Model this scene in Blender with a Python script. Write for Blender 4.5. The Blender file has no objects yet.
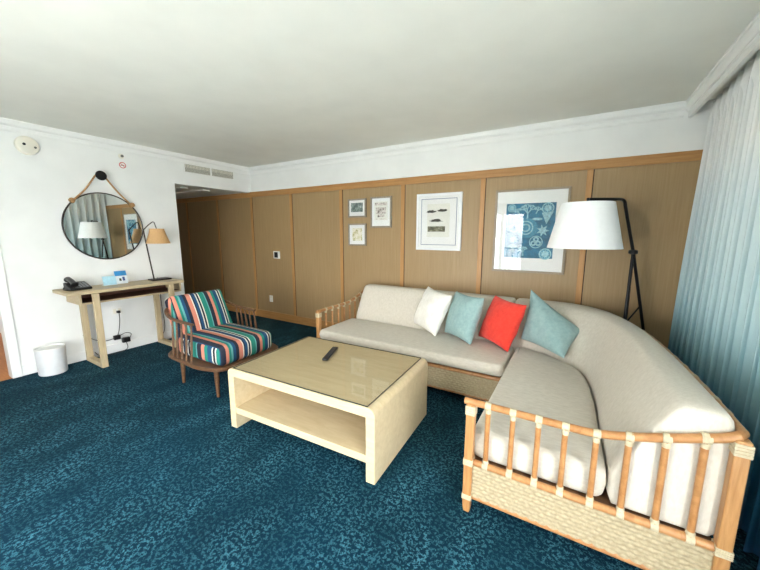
import bpy, bmesh, math, random
from mathutils import Vector, Matrix, noise
random.seed(7)
PI = math.pi
sc = bpy.context.scene
COL = sc.collection

# ------------------------------------------------------------------ camera, world, light, exposure
F_PX, YAW, PITCH, ROLL, CAM_Y, CAM_H = 326.9, -0.5371, -0.1559, 0.0022, -3.8977, 1.5
fw = Vector((math.sin(YAW)*math.cos(PITCH), math.cos(YAW)*math.cos(PITCH), math.sin(PITCH)))
rt = Vector((math.cos(YAW), -math.sin(YAW), 0)); up = rt.cross(fw)
r2 = rt*math.cos(ROLL) + up*math.sin(ROLL); u2 = -rt*math.sin(ROLL) + up*math.cos(ROLL)
cam_data = bpy.data.cameras.new('camera')
cam = bpy.data.objects.new('camera', cam_data); COL.objects.link(cam)
m = Matrix((r2, u2, -fw)).transposed().to_4x4(); m.translation = (0, CAM_Y, CAM_H)
cam.matrix_world = m
cam_data.sensor_width = 36.0; cam_data.lens = F_PX/760*36; cam_data.clip_start = 0.02
sc.camera = cam

WORLD_STRENGTH = 10.0
w = bpy.data.worlds.new('sky'); sc.world = w; w.use_nodes = True
nt = w.node_tree; nt.nodes.clear()
wo = nt.nodes.new('ShaderNodeOutputWorld'); bg = nt.nodes.new('ShaderNodeBackground')
tc = nt.nodes.new('ShaderNodeTexCoord'); sx = nt.nodes.new('ShaderNodeSeparateXYZ'); cr = nt.nodes.new('ShaderNodeValToRGB')
mr = nt.nodes.new('ShaderNodeMapRange'); mr.inputs['From Min'].default_value = -1; mr.inputs['From Max'].default_value = 1
nt.links.new(tc.outputs['Generated'], sx.inputs[0]); nt.links.new(sx.outputs['Z'], mr.inputs[0]); nt.links.new(mr.outputs[0], cr.inputs[0])
e = cr.color_ramp.elements
e[0].position = 0.0; e[0].color = (0.42, 0.44, 0.44, 1)
e[1].position = 1.0; e[1].color = (0.75, 0.88, 1.0, 1)
for pos, c in ((0.47, (0.55, 0.60, 0.62, 1)), (0.52, (1.0, 1.0, 1.0, 1)), (0.7, (0.90, 0.96, 1.0, 1))):
    x = cr.color_ramp.elements.new(pos); x.color = c
nt.links.new(cr.outputs[0], bg.inputs['Color']); bg.inputs['Strength'].default_value = WORLD_STRENGTH
nt.links.new(bg.outputs[0], wo.inputs[0])

sun_d = bpy.data.lights.new('sun', 'SUN'); sun_d.energy = 24; sun_d.angle = 0.01; sun_d.color = (1, 0.98, 0.95)
sun = bpy.data.objects.new('sun', sun_d); COL.objects.link(sun)
sun.rotation_euler = (math.radians(38), 0, math.radians(-25))      # high sun that falls on the balcony
WX0, WX1, WY, WZ1 = -2.85, -1.12, -5.2, 2.06                        # the balcony window behind the camera
por_d = bpy.data.lights.new('window_portal', 'AREA'); por_d.shape = 'RECTANGLE'; por_d.size = WX1-WX0; por_d.size_y = WZ1
por = bpy.data.objects.new('window_portal', por_d); COL.objects.link(por)
por.location = ((WX0+WX1)/2, WY-0.12, WZ1/2); por.rotation_euler = (PI/2, 0, 0); por_d.cycles.is_portal = True
SY0, SY1 = -4.75, -3.2                                             # the side window beyond the open end of the curtain
por_d = bpy.data.lights.new('side_portal', 'AREA'); por_d.shape = 'RECTANGLE'; por_d.size = WZ1; por_d.size_y = SY1-SY0
por = bpy.data.objects.new('side_portal', por_d); COL.objects.link(por)
por.location = (1.12, (SY0+SY1)/2, WZ1/2); por.rotation_euler = (0, PI/2, 0); por_d.cycles.is_portal = True
vs = sc.view_settings
vs.view_transform = 'Standard'; vs.look = 'None'; vs.gamma = 1.0; vs.use_curve_mapping = False; vs.exposure = 1.08
sc.cycles.max_bounces = 14; sc.cycles.diffuse_bounces = 8; sc.cycles.glossy_bounces = 6; sc.cycles.transparent_max_bounces = 12
sc.cycles.sample_clamp_indirect = 8.0; sc.cycles.use_denoising = True
sc.cycles.caustics_reflective = False; sc.cycles.caustics_refractive = False

# ------------------------------------------------------------------ materials
def lin(c):
    f = lambda v: v/12.92 if v <= 0.04045 else ((v+0.055)/1.055)**2.4
    return tuple(f(v/255) for v in c) + (1.0,)

class NT:
    def __init__(s, mat): s.t = mat.node_tree; s.b = s.t.nodes['Principled BSDF']
    def n(s, kind, **kw):
        x = s.t.nodes.new(kind)
        for k, v in kw.items(): setattr(x, k, v)
        return x
    def l(s, a, b): s.t.links.new(a, b)
    def coord(s, scale=(1, 1, 1), rot=(0, 0, 0)):
        tcn = s.n('ShaderNodeTexCoord'); mp = s.n('ShaderNodeMapping')
        mp.inputs['Scale'].default_value = scale; mp.inputs['Rotation'].default_value = rot
        s.l(tcn.outputs['Object'], mp.inputs[0]); return mp.outputs[0]
    def noise(s, vec, scale, detail=3, rough=0.5, dist=0.0):
        x = s.n('ShaderNodeTexNoise'); x.inputs['Scale'].default_value = scale; x.inputs['Detail'].default_value = detail
        x.inputs['Roughness'].default_value = rough; x.inputs['Distortion'].default_value = dist
        s.l(vec, x.inputs['Vector']); return x.outputs['Fac']
    def ramp(s, fac, stops, interp='LINEAR'):
        x = s.n('ShaderNodeValToRGB'); x.color_ramp.interpolation = interp
        el = x.color_ramp.elements
        while len(el) < len(stops): el.new(0.5)
        for i, (p_, c) in enumerate(sorted(stops, key=lambda q: q[0])): el[i].position = p_; el[i].color = c if len(c) == 4 else lin(c)
        s.l(fac, x.inputs[0]); return x.outputs[0]
    def bump(s, h, strength, dist=0.01):
        x = s.n('ShaderNodeBump'); x.inputs['Strength'].default_value = strength; x.inputs['Distance'].default_value = dist
        s.l(h, x.inputs['Height']); s.l(x.outputs[0], s.b.inputs['Normal'])
    def mix(s, fac, a, b, blend='MIX'):
        x = s.n('ShaderNodeMix', data_type='RGBA', blend_type=blend)
        for sock, v in ((x.inputs[0], fac), (x.inputs[6], a), (x.inputs[7], b)):
            if isinstance(v, (int, float)): sock.default_value = v
            elif isinstance(v, tuple): sock.default_value = v
            else: s.l(v, sock)
        return x.outputs[2]

def new_mat(name, rough=0.5, **kw):
    mt = bpy.data.materials.new(name); mt.use_nodes = True
    t = NT(mt); t.b.inputs['Roughness'].default_value = rough
    for k, v in kw.items(): t.b.inputs[k].default_value = v
    return mt, t

def plain(name, c, rough=0.5, var=0.05, scale=18, bump=0.0, bscale=150, **kw):
    mt, t = new_mat(name, rough, **kw)
    co = t.coord()
    a = lin(tuple(max(0, v*(1-var)) for v in c)); b = lin(tuple(min(255, v*(1+var)) for v in c))
    t.l(t.ramp(t.noise(co, scale), [(0.3, a), (0.7, b)]), t.b.inputs['Base Color'])
    if bump: t.bump(t.noise(co, bscale, 2), bump, 0.003)
    return mt

def wood(name, c_dark, c_light, scale=(3, 3, 40), rough=0.45, bump=0.05, **kw):
    """grain stretched along the axis with the small scale"""
    mt, t = new_mat(name, rough, **kw)
    co = t.coord(scale)
    f1 = t.noise(co, 3.0, 6, 0.62, 0.5)
    t.l(t.ramp(f1, [(0.28, c_dark), (0.72, c_light)]), t.b.inputs['Base Color'])
    t.bump(f1, bump, 0.004)
    return mt

M = {}
M['plaster'] = plain('white_plaster', (236, 237, 235), 0.85, 0.012, 4, 0.03, 220)
M['ceiling'] = plain('ceiling_paint', (234, 235, 228), 0.9, 0.012, 3, 0.05, 160)
M['crown'] = plain('crown_paint', (238, 239, 237), 0.55, 0.01, 4)
M['white_paint'] = plain('white_paint', (240, 240, 238), 0.5, 0.01, 4)
M['veneer'] = wood('oak_veneer', (154, 126, 88), (169, 142, 102), (22, 22, 0.7), 0.46, 0.03)
M['batten'] = wood('oak_batten', (172, 122, 68), (194, 146, 90), (16, 16, 1.2), 0.42)
M['batten_h'] = wood('oak_rail', (164, 116, 64), (190, 142, 86), (1.2, 16, 16), 0.42)
M['groove'] = plain('dark_groove', (66, 48, 32), 0.8)
M['maple'] = wood('pale_maple', (200, 180, 142), (216, 198, 162), (1.5, 9, 9), 0.4, 0.02)
M['maple_v'] = wood('pale_maple_upright', (216, 194, 150), (230, 212, 172), (9, 1.6, 1.5), 0.4, 0.02)
M['ash'] = wood('washed_ash', (180, 160, 126), (202, 184, 150), (14, 1.6, 14), 0.5)
M['ash_v'] = wood('washed_ash_upright', (176, 156, 122), (200, 182, 148), (14, 14, 1.6), 0.5)
M['recess'] = wood('dark_wood_recess', (74, 44, 30), (104, 64, 44), (14, 1.6, 14), 0.6)
M['rattan'] = wood('rattan_pole', (154, 102, 56), (188, 138, 88), (9, 9, 9), 0.36, 0.04)
M['post'] = wood('rattan_post', (160, 110, 62), (190, 143, 92), (24, 24, 2.0), 0.4, 0.04)
M['walnut'] = wood('walnut', (78, 52, 33), (116, 82, 54), (5, 14, 14), 0.4)
M['floor_wood'] = wood('hall_oak_floor', (186, 116, 56), (214, 146, 84), (2, 18, 18), 0.35)
M['black_metal'] = plain('black_metal', (24, 23, 24), 0.38, 0.1, Metallic=0.4)
M['bronze'] = plain('dark_bronze', (52, 42, 36), 0.4, 0.1, Metallic=0.5)
M['black_plastic'] = plain('black_plastic', (13, 13, 15), 0.42, 0.1)
M['grey_key'] = plain('grey_keys', (150, 152, 154), 0.5)
M['dim_key'] = plain('dim_keys', (60, 61, 64), 0.5)
M['white_plastic'] = plain('white_plastic', (238, 238, 234), 0.45, 0.01)
M['bin'] = plain('white_bin', (228, 230, 232), 0.5, 0.012)
M['ivory'] = plain('ivory_plastic', (232, 228, 214), 0.5, 0.01)
M['grille'] = plain('grille_dark', (112, 112, 104), 0.8)
M['silver'] = plain('silver_frame', (150, 140, 126), 0.42, 0.08, 60, Metallic=0.25)
M['champagne'] = wood('champagne_frame', (136, 120, 100), (164, 148, 126), (30, 30, 30), 0.4, 0.05)
M['white_frame'] = plain('white_frame', (236, 237, 238), 0.45, 0.01)
M['matboard'] = plain('mat_board', (240, 240, 238), 0.85, 0.006)
M['paper'] = plain('print_paper', (232, 231, 222), 0.85, 0.012)
M['ink_blue'] = plain('ink_blue_line', (70, 90, 140), 0.8)
M['ink_dark'] = plain('ink_dark', (62, 60, 50), 0.8, 0.5, 120)
M['ink_green'] = plain('ink_green', (112, 116, 84), 0.8, 0.4, 120)
M['red'] = plain('red_ink', (196, 40, 56), 0.6)
M['teal_print'] = plain('deep_blue_print', (34, 108, 140), 0.8, 0.18, 14)
M['motif'] = plain('pale_motif', (150, 196, 206), 0.8, 0.12, 60)
M['motif_dark'] = plain('mid_motif', (66, 140, 168), 0.8, 0.15, 60)
M['rope'] = plain('jute_rope', (168, 130, 88), 0.9, 0.2, 90, 0.6, 200)
M['lash'] = plain('cream_lashing', (190, 177, 148), 0.6, 0.05, 60)
M['lash_dark'] = plain('brown_lashing', (176, 158, 130), 0.6, 0.05, 60)  # darker, browner lashing tone for the back rail
M['shade'] = plain('white_linen_shade', (246, 247, 248), 0.8, 0.008, 30, 0.08, 500)
M['card_blue'] = plain('pale_blue_card', (170, 214, 232), 0.4, 0.04, 30)
M['card_head'] = plain('bright_blue_card', (44, 134, 196), 0.5, 0.06)
M['card_white'] = plain('white_card', (226, 236, 242), 0.5, 0.02)
M['cable'] = plain('black_cable', (26, 26, 28), 0.5)
M['concrete'] = plain('pale_balcony_tile', (216, 210, 198), 0.8, 0.05, 5)

def fabric(name, c, c2, bump=0.25, scale=420, rough=0.9, streak=None):
    mt, t = new_mat(name, rough)
    co = t.coord()
    co2 = t.coord(streak) if streak else co
    f1 = t.noise(co2, 60 if streak else 30, 4, 0.7)
    t.l(t.ramp(f1, [(0.3, c), (0.7, c2)]), t.b.inputs['Base Color'])
    t.bump(t.noise(co, scale, 2), bump, 0.002)
    t.b.inputs['Sheen Weight'].default_value = 0.15
    return mt
M['linen'] = fabric('oatmeal_linen', (190, 182, 167), (208, 201, 187), 0.3, 420, 0.92, (0.35, 1, 1))
M['linen_b'] = fabric('oatmeal_linen_back', (194, 186, 171), (210, 203, 190), 0.3, 420, 0.92, (1, 1, 0.4))
M['pillow_white'] = fabric('ivory_pillow', (228, 224, 214), (242, 239, 231))
M['pillow_blue'] = fabric('aqua_pillow', (132, 162, 162), (152, 180, 178))
M['pillow_red'] = fabric('coral_red_pillow', (222, 48, 36), (238, 70, 52))
M['piping'] = plain('dark_piping', (72, 62, 54), 0.8)

# carpet: deep ocean blue with paler flecks
def carpet():
    mt, t = new_mat('ocean_carpet', 0.95)
    co = t.coord()
    big = t.noise(co, 1.1, 3, 0.6)
    med = t.noise(t.coord((1.6, 0.8, 1), (0, 0, 0.5)), 2.6, 4, 0.6, 0.4)
    def worms(scale, stretch, rot, wid):
        f = t.noise(t.coord(stretch, (0, 0, rot)), scale, 1, 0.5, 0.6)
        a = t.n('ShaderNodeMath', operation='SUBTRACT'); t.l(f, a.inputs[0]); a.inputs[1].default_value = 0.5
        b = t.n('ShaderNodeMath', operation='ABSOLUTE'); t.l(a.outputs[0], b.inputs[0])
        return t.ramp(b.outputs[0], [(wid*0.45, (1, 1, 1, 1)), (wid, (0, 0, 0, 1))])
    w1 = worms(66, (1.0, 0.85, 1), 0.6, 0.07); w2 = worms(74, (0.85, 1.0, 1), 0.3, 0.065)
    brk = t.ramp(t.noise(co, 54, 1, 0.5), [(0.46, (0, 0, 0, 1)), (0.55, (1, 1, 1, 1))])
    ar = t.ramp(med, [(0.3, (0.3, 0.3, 0.3, 1)), (0.7, (1, 1, 1, 1))])
    fl = t.mix(1.0, t.mix(1.0, t.mix(1.0, w1, w2, 'LIGHTEN'), brk, 'MULTIPLY'), ar, 'MULTIPLY')
    base = t.ramp(big, [(0.3, (3, 37, 52)), (0.7, (4, 45, 64))])
    fleck = t.ramp(med, [(0.35, (44, 96, 108)), (0.7, (68, 124, 140))])
    t.l(t.mix(fl, base, fleck), t.b.inputs['Base Color'])
    t.bump(t.noise(co, 260, 2), 0.5, 0.006)
    t.b.inputs['Specular IOR Level'].default_value = 0.15
    return mt
M['carpet'] = carpet()

def curtain_mat():
    mt, t = new_mat('ombre_curtain', 0.85)
    tcn = t.n('ShaderNodeTexCoord'); sp = t.n('ShaderNodeSeparateXYZ'); t.l(tcn.outputs['Object'], sp.inputs[0])
    mrn = t.n('ShaderNodeMapRange'); mrn.inputs['From Max'].default_value = 2.6; t.l(sp.outputs['Z'], mrn.inputs[0])
    c = t.ramp(mrn.outputs[0], [(0.0, (18, 82, 120)), (0.16, (40, 108, 136)), (0.26, (152, 190, 198)), (0.42, (190, 212, 216)),
                                (0.66, (213, 224, 226)), (0.80, (232, 233, 231)), (1.0, (232, 233, 230))])
    f = t.noise(t.coord((60, 60, 3)), 6, 3)
    t.l(t.mix(0.18, c, t.mix(f, (0.2, 0.2, 0.2, 1), (0.8, 0.8, 0.8, 1)), 'SOFT_LIGHT'), t.b.inputs['Base Color'])
    t.bump(t.noise(t.coord(), 380, 2), 0.2, 0.002)
    return mt
M['curtain'] = curtain_mat()

def stripes():
    mt, t = new_mat('striped_canvas', 0.85)
    tcn = t.n('ShaderNodeTexCoord'); sp = t.n('ShaderNodeSeparateXYZ'); t.l(tcn.outputs['Object'], sp.inputs[0])
    mrn = t.n('ShaderNodeMapRange'); mrn.inputs['From Min'].default_value = -0.36; mrn.inputs['From Max'].default_value = 0.36
    ng = t.n('ShaderNodeSeparateXYZ'); t.l(tcn.outputs['Normal'], ng.inputs[0])
    ab = t.n('ShaderNodeMath', operation='ABSOLUTE'); t.l(ng.outputs['Y'], ab.inputs[0])
    gt = t.n('ShaderNodeMath', operation='GREATER_THAN'); t.l(ab.outputs[0], gt.inputs[0]); gt.inputs[1].default_value = 0.8
    mxv = t.n('ShaderNodeMix', data_type='FLOAT'); t.l(gt.outputs[0], mxv.inputs[0]); t.l(sp.outputs['Y'], mxv.inputs[2]); sx_ = t.n('ShaderNodeMath', operation='MULTIPLY'); t.l(sp.outputs['X'], sx_.inputs[0]); sx_.inputs[1].default_value = 0.62; t.l(sx_.outputs[0], mxv.inputs[3])
    t.l(mxv.outputs[0], mrn.inputs[0])       # the side gusset is cut from the cloth turned a quarter
    N, W, C, G, B, T = (30, 34, 50), (218, 216, 204), (208, 130, 108), (26, 128, 112), (18, 70, 108), (96, 164, 162)
    seq = [(W, 2), (B, 2), (N, 4), (C, 3), (G, 2), (T, 2), (B, 3), (N, 3), (C, 4), (W, 1), (N, 1), (B, 3), (W, 1), (N, 2), (W, 1), (G, 5), (T, 1), (N, 4), (C, 3),
           (G, 3), (B, 4), (W, 1), (N, 2), (W, 1), (G, 5), (C, 3), (N, 3)]
    tot = sum(k for _, k in seq); x = 0; stops = []
    for c, k in seq: stops.append((x/tot, c)); x += k
    t.l(t.ramp(mrn.outputs[0], stops, 'CONSTANT'), t.b.inputs['Base Color'])
    t.bump(t.noise(t.coord(), 400, 2), 0.2, 0.002)
    return mt
M['stripes'] = stripes()

def weave():
    mt, t = new_mat('woven_rush', 0.7)
    co = t.coord()
    t.l(t.ramp(t.noise(co, 70, 3, 0.6), [(0.3, (154, 138, 106)), (0.7, (178, 163, 132))]), t.b.inputs['Base Color'])
    t.bump(t.noise(t.coord((1, 1, 6)), 160, 2), 0.25, 0.002)
    return mt
M['weave'] = weave()

def straw():
    mt, t = new_mat('woven_straw_shade', 0.7)
    co = t.coord((1, 1, 4))
    f = t.noise(co, 90, 3, 0.7)
    t.l(t.ramp(f, [(0.3, (190, 144, 92)), (0.7, (222, 182, 130))]), t.b.inputs['Base Color'])
    t.bump(f, 0.5, 0.004)
    return mt
M['straw'] = straw()

def photo_print(name, stops, scale, stretch=(1, 1, 1)):
    mt, t = new_mat(name, 0.8)
    t.l(t.ramp(t.noise(t.coord(stretch), scale, 6, 0.7, 0.6), stops), t.b.inputs['Base Color'])
    return mt
M['print_landscape'] = photo_print('green_grey_picture', [(0.35, (44, 58, 56)), (0.5, (110, 130, 124)), (0.68, (206, 214, 210))], 26)
M['print_sketch'] = photo_print('brown_sketch', [(0.38, (92, 84, 80)), (0.48, (196, 184, 174)), (0.6, (236, 230, 224))], 34)
M['print_flower'] = photo_print('pale_flower_study', [(0.34, (112, 116, 60)), (0.43, (206, 200, 146)), (0.52, (238, 234, 220))], 22)

def glassy(name, tint=(1, 1, 1, 1), rough=0.0, ior=1.65):
    mt = bpy.data.materials.new(name); mt.use_nodes = True; t = mt.node_tree; t.nodes.clear()
    o = t.nodes.new('ShaderNodeOutputMaterial'); mx = t.nodes.new('ShaderNodeMixShader'); tr = t.nodes.new('ShaderNodeBsdfTransparent')
    gl = t.nodes.new('ShaderNodeBsdfGlossy'); fr = t.nodes.new('ShaderNodeFresnel'); fr.inputs['IOR'].default_value = ior
    tr.inputs[0].default_value = tint; gl.inputs['Roughness'].default_value = rough
    ge = t.nodes.new('ShaderNodeNewGeometry'); sb = t.nodes.new('ShaderNodeMath'); sb.operation = 'SUBTRACT'; sb.inputs[0].default_value = 1.0
    ml = t.nodes.new('ShaderNodeMath'); ml.operation = 'MULTIPLY'; t.links.new(ge.outputs['Backfacing'], sb.inputs[1])
    t.links.new(fr.outputs[0], ml.inputs[0]); t.links.new(sb.outputs[0], ml.inputs[1])      # reflect on the outer face only
    t.links.new(ml.outputs[0], mx.inputs[0]); t.links.new(tr.outputs[0], mx.inputs[1]); t.links.new(gl.outputs[0], mx.inputs[2]); t.links.new(mx.outputs[0], o.inputs[0])
    return mt
M['glass'] = glassy('clear_glass')
M['table_glass'] = glassy('table_glass', (0.99, 0.99, 0.98, 1))
M['glass_edge'] = plain('dark_glass_edge', (34, 48, 44), 0.3)
mm, t_ = new_mat('mirror_silver', 0.01, Metallic=1.0); t_.b.inputs['Base Color'].default_value = (0.86, 0.9, 0.89, 1); M['mirror'] = mm
mm, t_ = new_mat('added_lamp_glow', 0.5); t_.b.inputs['Emission Color'].default_value = (1, 0.9, 0.76, 1); t_.b.inputs['Emission Strength'].default_value = 22; M['lit'] = mm  # glow for the added lamp in the adjoining room

# ------------------------------------------------------------------ mesh helpers
def frame_of(d):
    d = d.normalized(); a = Vector((0, 0, 1)) if abs(d.z) < 0.9 else Vector((1, 0, 0))
    u = d.cross(a).normalized(); return u, d.cross(u).normalized()

class MB:
    def __init__(s): s.v = []; s.f = []
    def box(s, x0, x1, y0, y1, z0, z1):
        b = len(s.v)
        for z in (z0, z1):
            for y in (y0, y1):
                for x in (x0, x1): s.v.append(Vector((x, y, z)))
        s.f += [tuple(b+i for i in q) for q in ((0, 2, 3, 1), (4, 5, 7, 6), (0, 1, 5, 4), (2, 6, 7, 3), (0, 4, 6, 2), (1, 3, 7, 5))]
        return s
    def loft(s, rings, cap=True, closed=True):
        b = len(s.v); n = len(rings[0])
        for r in rings: s.v += [Vector(p) for p in r]
        for i in range(len(rings)-1):
            for j in range(n if closed else n-1):
                k = (j+1) % n
                s.f.append((b+i*n+j, b+i*n+k, b+(i+1)*n+k, b+(i+1)*n+j))
        if cap:
            s.f.append(tuple(b+j for j in reversed(range(n)))); s.f.append(tuple(b+(len(rings)-1)*n+j for j in range(n)))
        return s
    def tube(s, pts, r, n=10, rr=None):
        pts = [Vector(p) for p in pts]; rings = []; u = None
        for i, p in enumerate(pts):
            d = (pts[min(i+1, len(pts)-1)] - pts[max(i-1, 0)]).normalized()
            if u is None: u, v = frame_of(d)
            else:
                u = (u - d*u.dot(d)).normalized(); v = d.cross(u)
            R = rr[i] if rr else r
            rings.append([p + (u*math.cos(2*PI*k/n) + v*math.sin(2*PI*k/n))*R for k in range(n)])
        return s.loft(rings)
    def lathe(s, prof, c=(0, 0, 0), n=32, axis='Z', cap=True):
        rings = []
        for r, h in prof:
            ring = []
            for k in range(n):
                a = 2*PI*k/n; x, y = r*math.cos(a), r*math.sin(a)
                q = (x, y, h) if axis == 'Z' else ((h, x, y) if axis == 'X' else (y, h, x))
                ring.append(Vector(c)+Vector(q))
            rings.append(ring)
        return s.loft(rings, cap)
    def prism(s, pts, d):
        d = Vector(d); return s.loft([[Vector(p) for p in pts], [Vector(p)+d for p in pts]])
    def add(s, o):
        b = len(s.v); s.v += o.v; s.f += [tuple(b+i for i in q) for q in o.f]; return s
    def build(s, name, mat, parent=None, loc=None, smooth=True, bevel=0.0, seg=2, subsurf=0, thick=0.0, angle=38):
        root = parent
        while root is not None and root.parent is not None: root = root.parent
        off = Vector(root.location) if root is not None else Vector(loc or (0, 0, 0))
        me = bpy.data.meshes.new(name); me.from_pydata([tuple(v-off) for v in s.v], [], s.f); me.update()
        bm = bmesh.new(); bm.from_mesh(me); bmesh.ops.remove_doubles(bm, verts=bm.verts, dist=1e-6)
        bmesh.ops.recalc_face_normals(bm, faces=bm.faces); bm.to_mesh(me); bm.free()
        me.materials.append(mat if not isinstance(mat, str) else M[mat])
        if smooth:
            for p in me.polygons: p.use_smooth = True
            me.set_sharp_from_angle(angle=math.radians(angle))
        o = bpy.data.objects.new(name, me); COL.objects.link(o)
        if parent is not None: o.parent = parent
        else: o.location = off
        if thick: md = o.modifiers.new('thick', 'SOLIDIFY'); md.thickness = thick
        if bevel:
            md = o.modifiers.new('bevel', 'BEVEL'); md.width = bevel; md.segments = seg; md.limit_method = 'ANGLE'; md.angle_limit = math.radians(40)
        if subsurf: md = o.modifiers.new('sub', 'SUBSURF'); md.levels = md.render_levels = subsurf
        return o

def thing(name, label, cat, loc, group=None):
    o = bpy.data.objects.new(name, None); o.empty_display_size = 0.1; COL.objects.link(o); o.location = loc
    o['label'] = label; o['category'] = cat
    if group: o['group'] = group
    return o
def tag(o, label, cat, group=None):
    o['label'] = label; o['category'] = cat
    if group: o['group'] = group
    return o
def struct(o): o['kind'] = 'structure'; return o
def lab(o, l): o['label'] = l; return o

def spline(pts, n):
    """Catmull-Rom through pts, n samples per span"""
    P = [Vector(p) for p in pts]; P = [2*P[0]-P[1]] + P + [2*P[-1]-P[-2]]; out = []
    for i in range(1, len(P)-2):
        for k in range(n):
            t = k/n
            out.append(0.5*((2*P[i]) + (P[i+1]-P[i-1])*t + (2*P[i-1]-5*P[i]+4*P[i+1]-P[i+2])*t*t + (3*P[i]-P[i-1]-3*P[i+1]+P[i+2])*t**3))
    out.append(P[-2]); return out

def round_box(hx, hy, hz, r, bulge=(0, 0, 0), step=0.05):
    """soft cushion block centred on the origin"""
    def axis(h):
        a = [-h, -h+0.08*r, -h+0.3*r, -h+0.62*r, -h+r]
        n = max(2, int((2*(h-r))/step))
        a += [-(h-r) + 2*(h-r)*i/n for i in range(1, n)]
        return a + [-q for q in reversed(a[:5])]
    A = [axis(hx), axis(hy), axis(hz)]; H = (hx, hy, hz); mb = MB()
    for d in range(3):
        e1, e2 = (d+1) % 3, (d+2) % 3
        for sg in (-1, 1):
            b = len(mb.v); n1, n2 = len(A[e1]), len(A[e2])
            for p in A[e1]:
                for q in A[e2]:
                    c = [0, 0, 0]; c[d] = sg*H[d]; c[e1] = p; c[e2] = q
                    inn = [max(-(H[k]-r), min(H[k]-r, c[k])) for k in range(3)]
                    dv = Vector([c[k]-inn[k] for k in range(3)])
                    if dv.length > 1e-9: dv = dv.normalized()*r
                    v = Vector(inn)+dv
                    for k in range(3):
                        k1, k2 = (k+1) % 3, (k+2) % 3
                        v[k] += bulge[k]*(c[k]/H[k])*(1-(c[k1]/H[k1])**2)*(1-(c[k2]/H[k2])**2)
                    mb.v.append(v)
            for i in range(n1-1):
                for j in range(n2-1):
                    q = (b+i*n2+j, b+(i+1)*n2+j, b+(i+1)*n2+j+1, b+i*n2+j+1)
                    mb.f.append(q if sg > 0 else q[::-1])
    return mb

def poly_cushion(outline, z0, z1, r, crown=0.012):
    """soft slab over an arbitrary outline (counter-clockwise list of x,y)"""
    P = [Vector((x, y)) for x, y in outline]; n = len(P); N = []
    for i in range(n):
        d = (P[(i+1) % n]-P[i]).normalized() + (P[i]-P[i-1]).normalized(); N.append(Vector((-d.y, d.x)).normalized())
    ring = lambda ins, z: [(P[i].x+N[i].x*ins, P[i].y+N[i].y*ins, z) for i in range(n)]
    rings = [ring(r, z0), ring(0.4*r, z0+0.12*r), ring(0.1*r, z0+0.5*r), ring(0, z0+r), ring(-0.006, (z0+z1)/2), ring(0, z1-r), ring(0.1*r, z1-0.5*r), ring(0.4*r, z1-0.12*r), ring(r, z1)]
    return MB().loft(rings)

def sleeve(c, axis, r, length, n=10, coils=4):
    """a lashing: a short coiled sleeve around a pole"""
    c = Vector(c); axis = Vector(axis).normalized(); pts = []; rr = []
    k = coils*4
    for i in range(k+1):
        pts.append(c + axis*length*(i/k-0.5)); rr.append(r*(1.0+0.07*abs(math.sin(PI*coils*i/k))))
    rr[0] = rr[-1] = r*0.93
    return MB().tube(pts, r, n, rr)

def dup(root, loc, **props):
    r = root.copy(); COL.objects.link(r); r.location = loc
    for k, v in props.items(): r[k] = v
    for ch in list(root.children):
        c = ch.copy(); COL.objects.link(c); c.parent = r
        for g in list(ch.children):
            d = g.copy(); COL.objects.link(d); d.parent = c
    return r

# ------------------------------------------------------------------ room shell
XL, XR, YB, YF, CZ, HZ = -4.939, 1.0, 0.0, -5.2, 2.6, 2.195
HALL_Y, HALL_X, SIDE_X = -1.276, -8.2, -7.4
DOOR0, DOOR1, DOORZ = -3.98, -3.095, 2.06
struct(MB().box(XL, XR, YF, YB, -0.1, 0).box(HALL_X, XL, HALL_Y, YB, -0.1, 0).build('floor', 'carpet', smooth=False))
struct(MB().box(SIDE_X, XL, YF, HALL_Y-0.12, -0.1, 0).build('floor', 'floor_wood', smooth=False))
struct(MB().box(SIDE_X-0.1, XR+0.1, YF-0.15, YB+0.1, CZ, CZ+0.12).box(HALL_X-0.1, XL-0.12, HALL_Y-0.12, YB+0.1, HZ+0.02, CZ).build('ceiling', 'ceiling', smooth=False))
struct(MB().box(HALL_X-0.1, XR+0.1, YB, YB+0.1, -0.1, CZ).build('wall_back', 'plaster', smooth=False))
struct(MB().box(XL-0.12, XL, YF, DOOR0, 0, CZ).box(XL-0.12, XL, DOOR0, DOOR1, DOORZ, CZ).box(XL-0.12, XL, DOOR1, HALL_Y, 0, CZ)
       .box(XL-0.12, XL, HALL_Y, YB, HZ, CZ).build('wall_left', 'plaster', smooth=False))
struct(MB().box(HALL_X, XL-0.12, HALL_Y-0.12, HALL_Y, 0, CZ).box(HALL_X-0.1, HALL_X, HALL_Y-0.12, YB, 0, CZ).build('wall_hall', 'plaster', smooth=False))
struct(MB().box(SIDE_X-0.1, SIDE_X, YF, HALL_Y-0.12, 0, CZ).build('wall_side', 'plaster', smooth=False))
struct(MB().box(XR, XR+0.1, SY1, YB, 0, CZ).box(XR, XR+0.1, YF-0.15, SY0, 0, CZ).box(XR, XR+0.1, SY0, SY1, WZ1, CZ).build('wall_right', 'plaster', smooth=False))
struct(MB().box(SIDE_X-0.1, WX0, YF-0.15, YF, 0, CZ).box(WX1, XR, YF-0.15, YF, 0, CZ).box(WX0, WX1, YF-0.15, YF, WZ1, CZ).build('wall_front', 'plaster', smooth=False))
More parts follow.
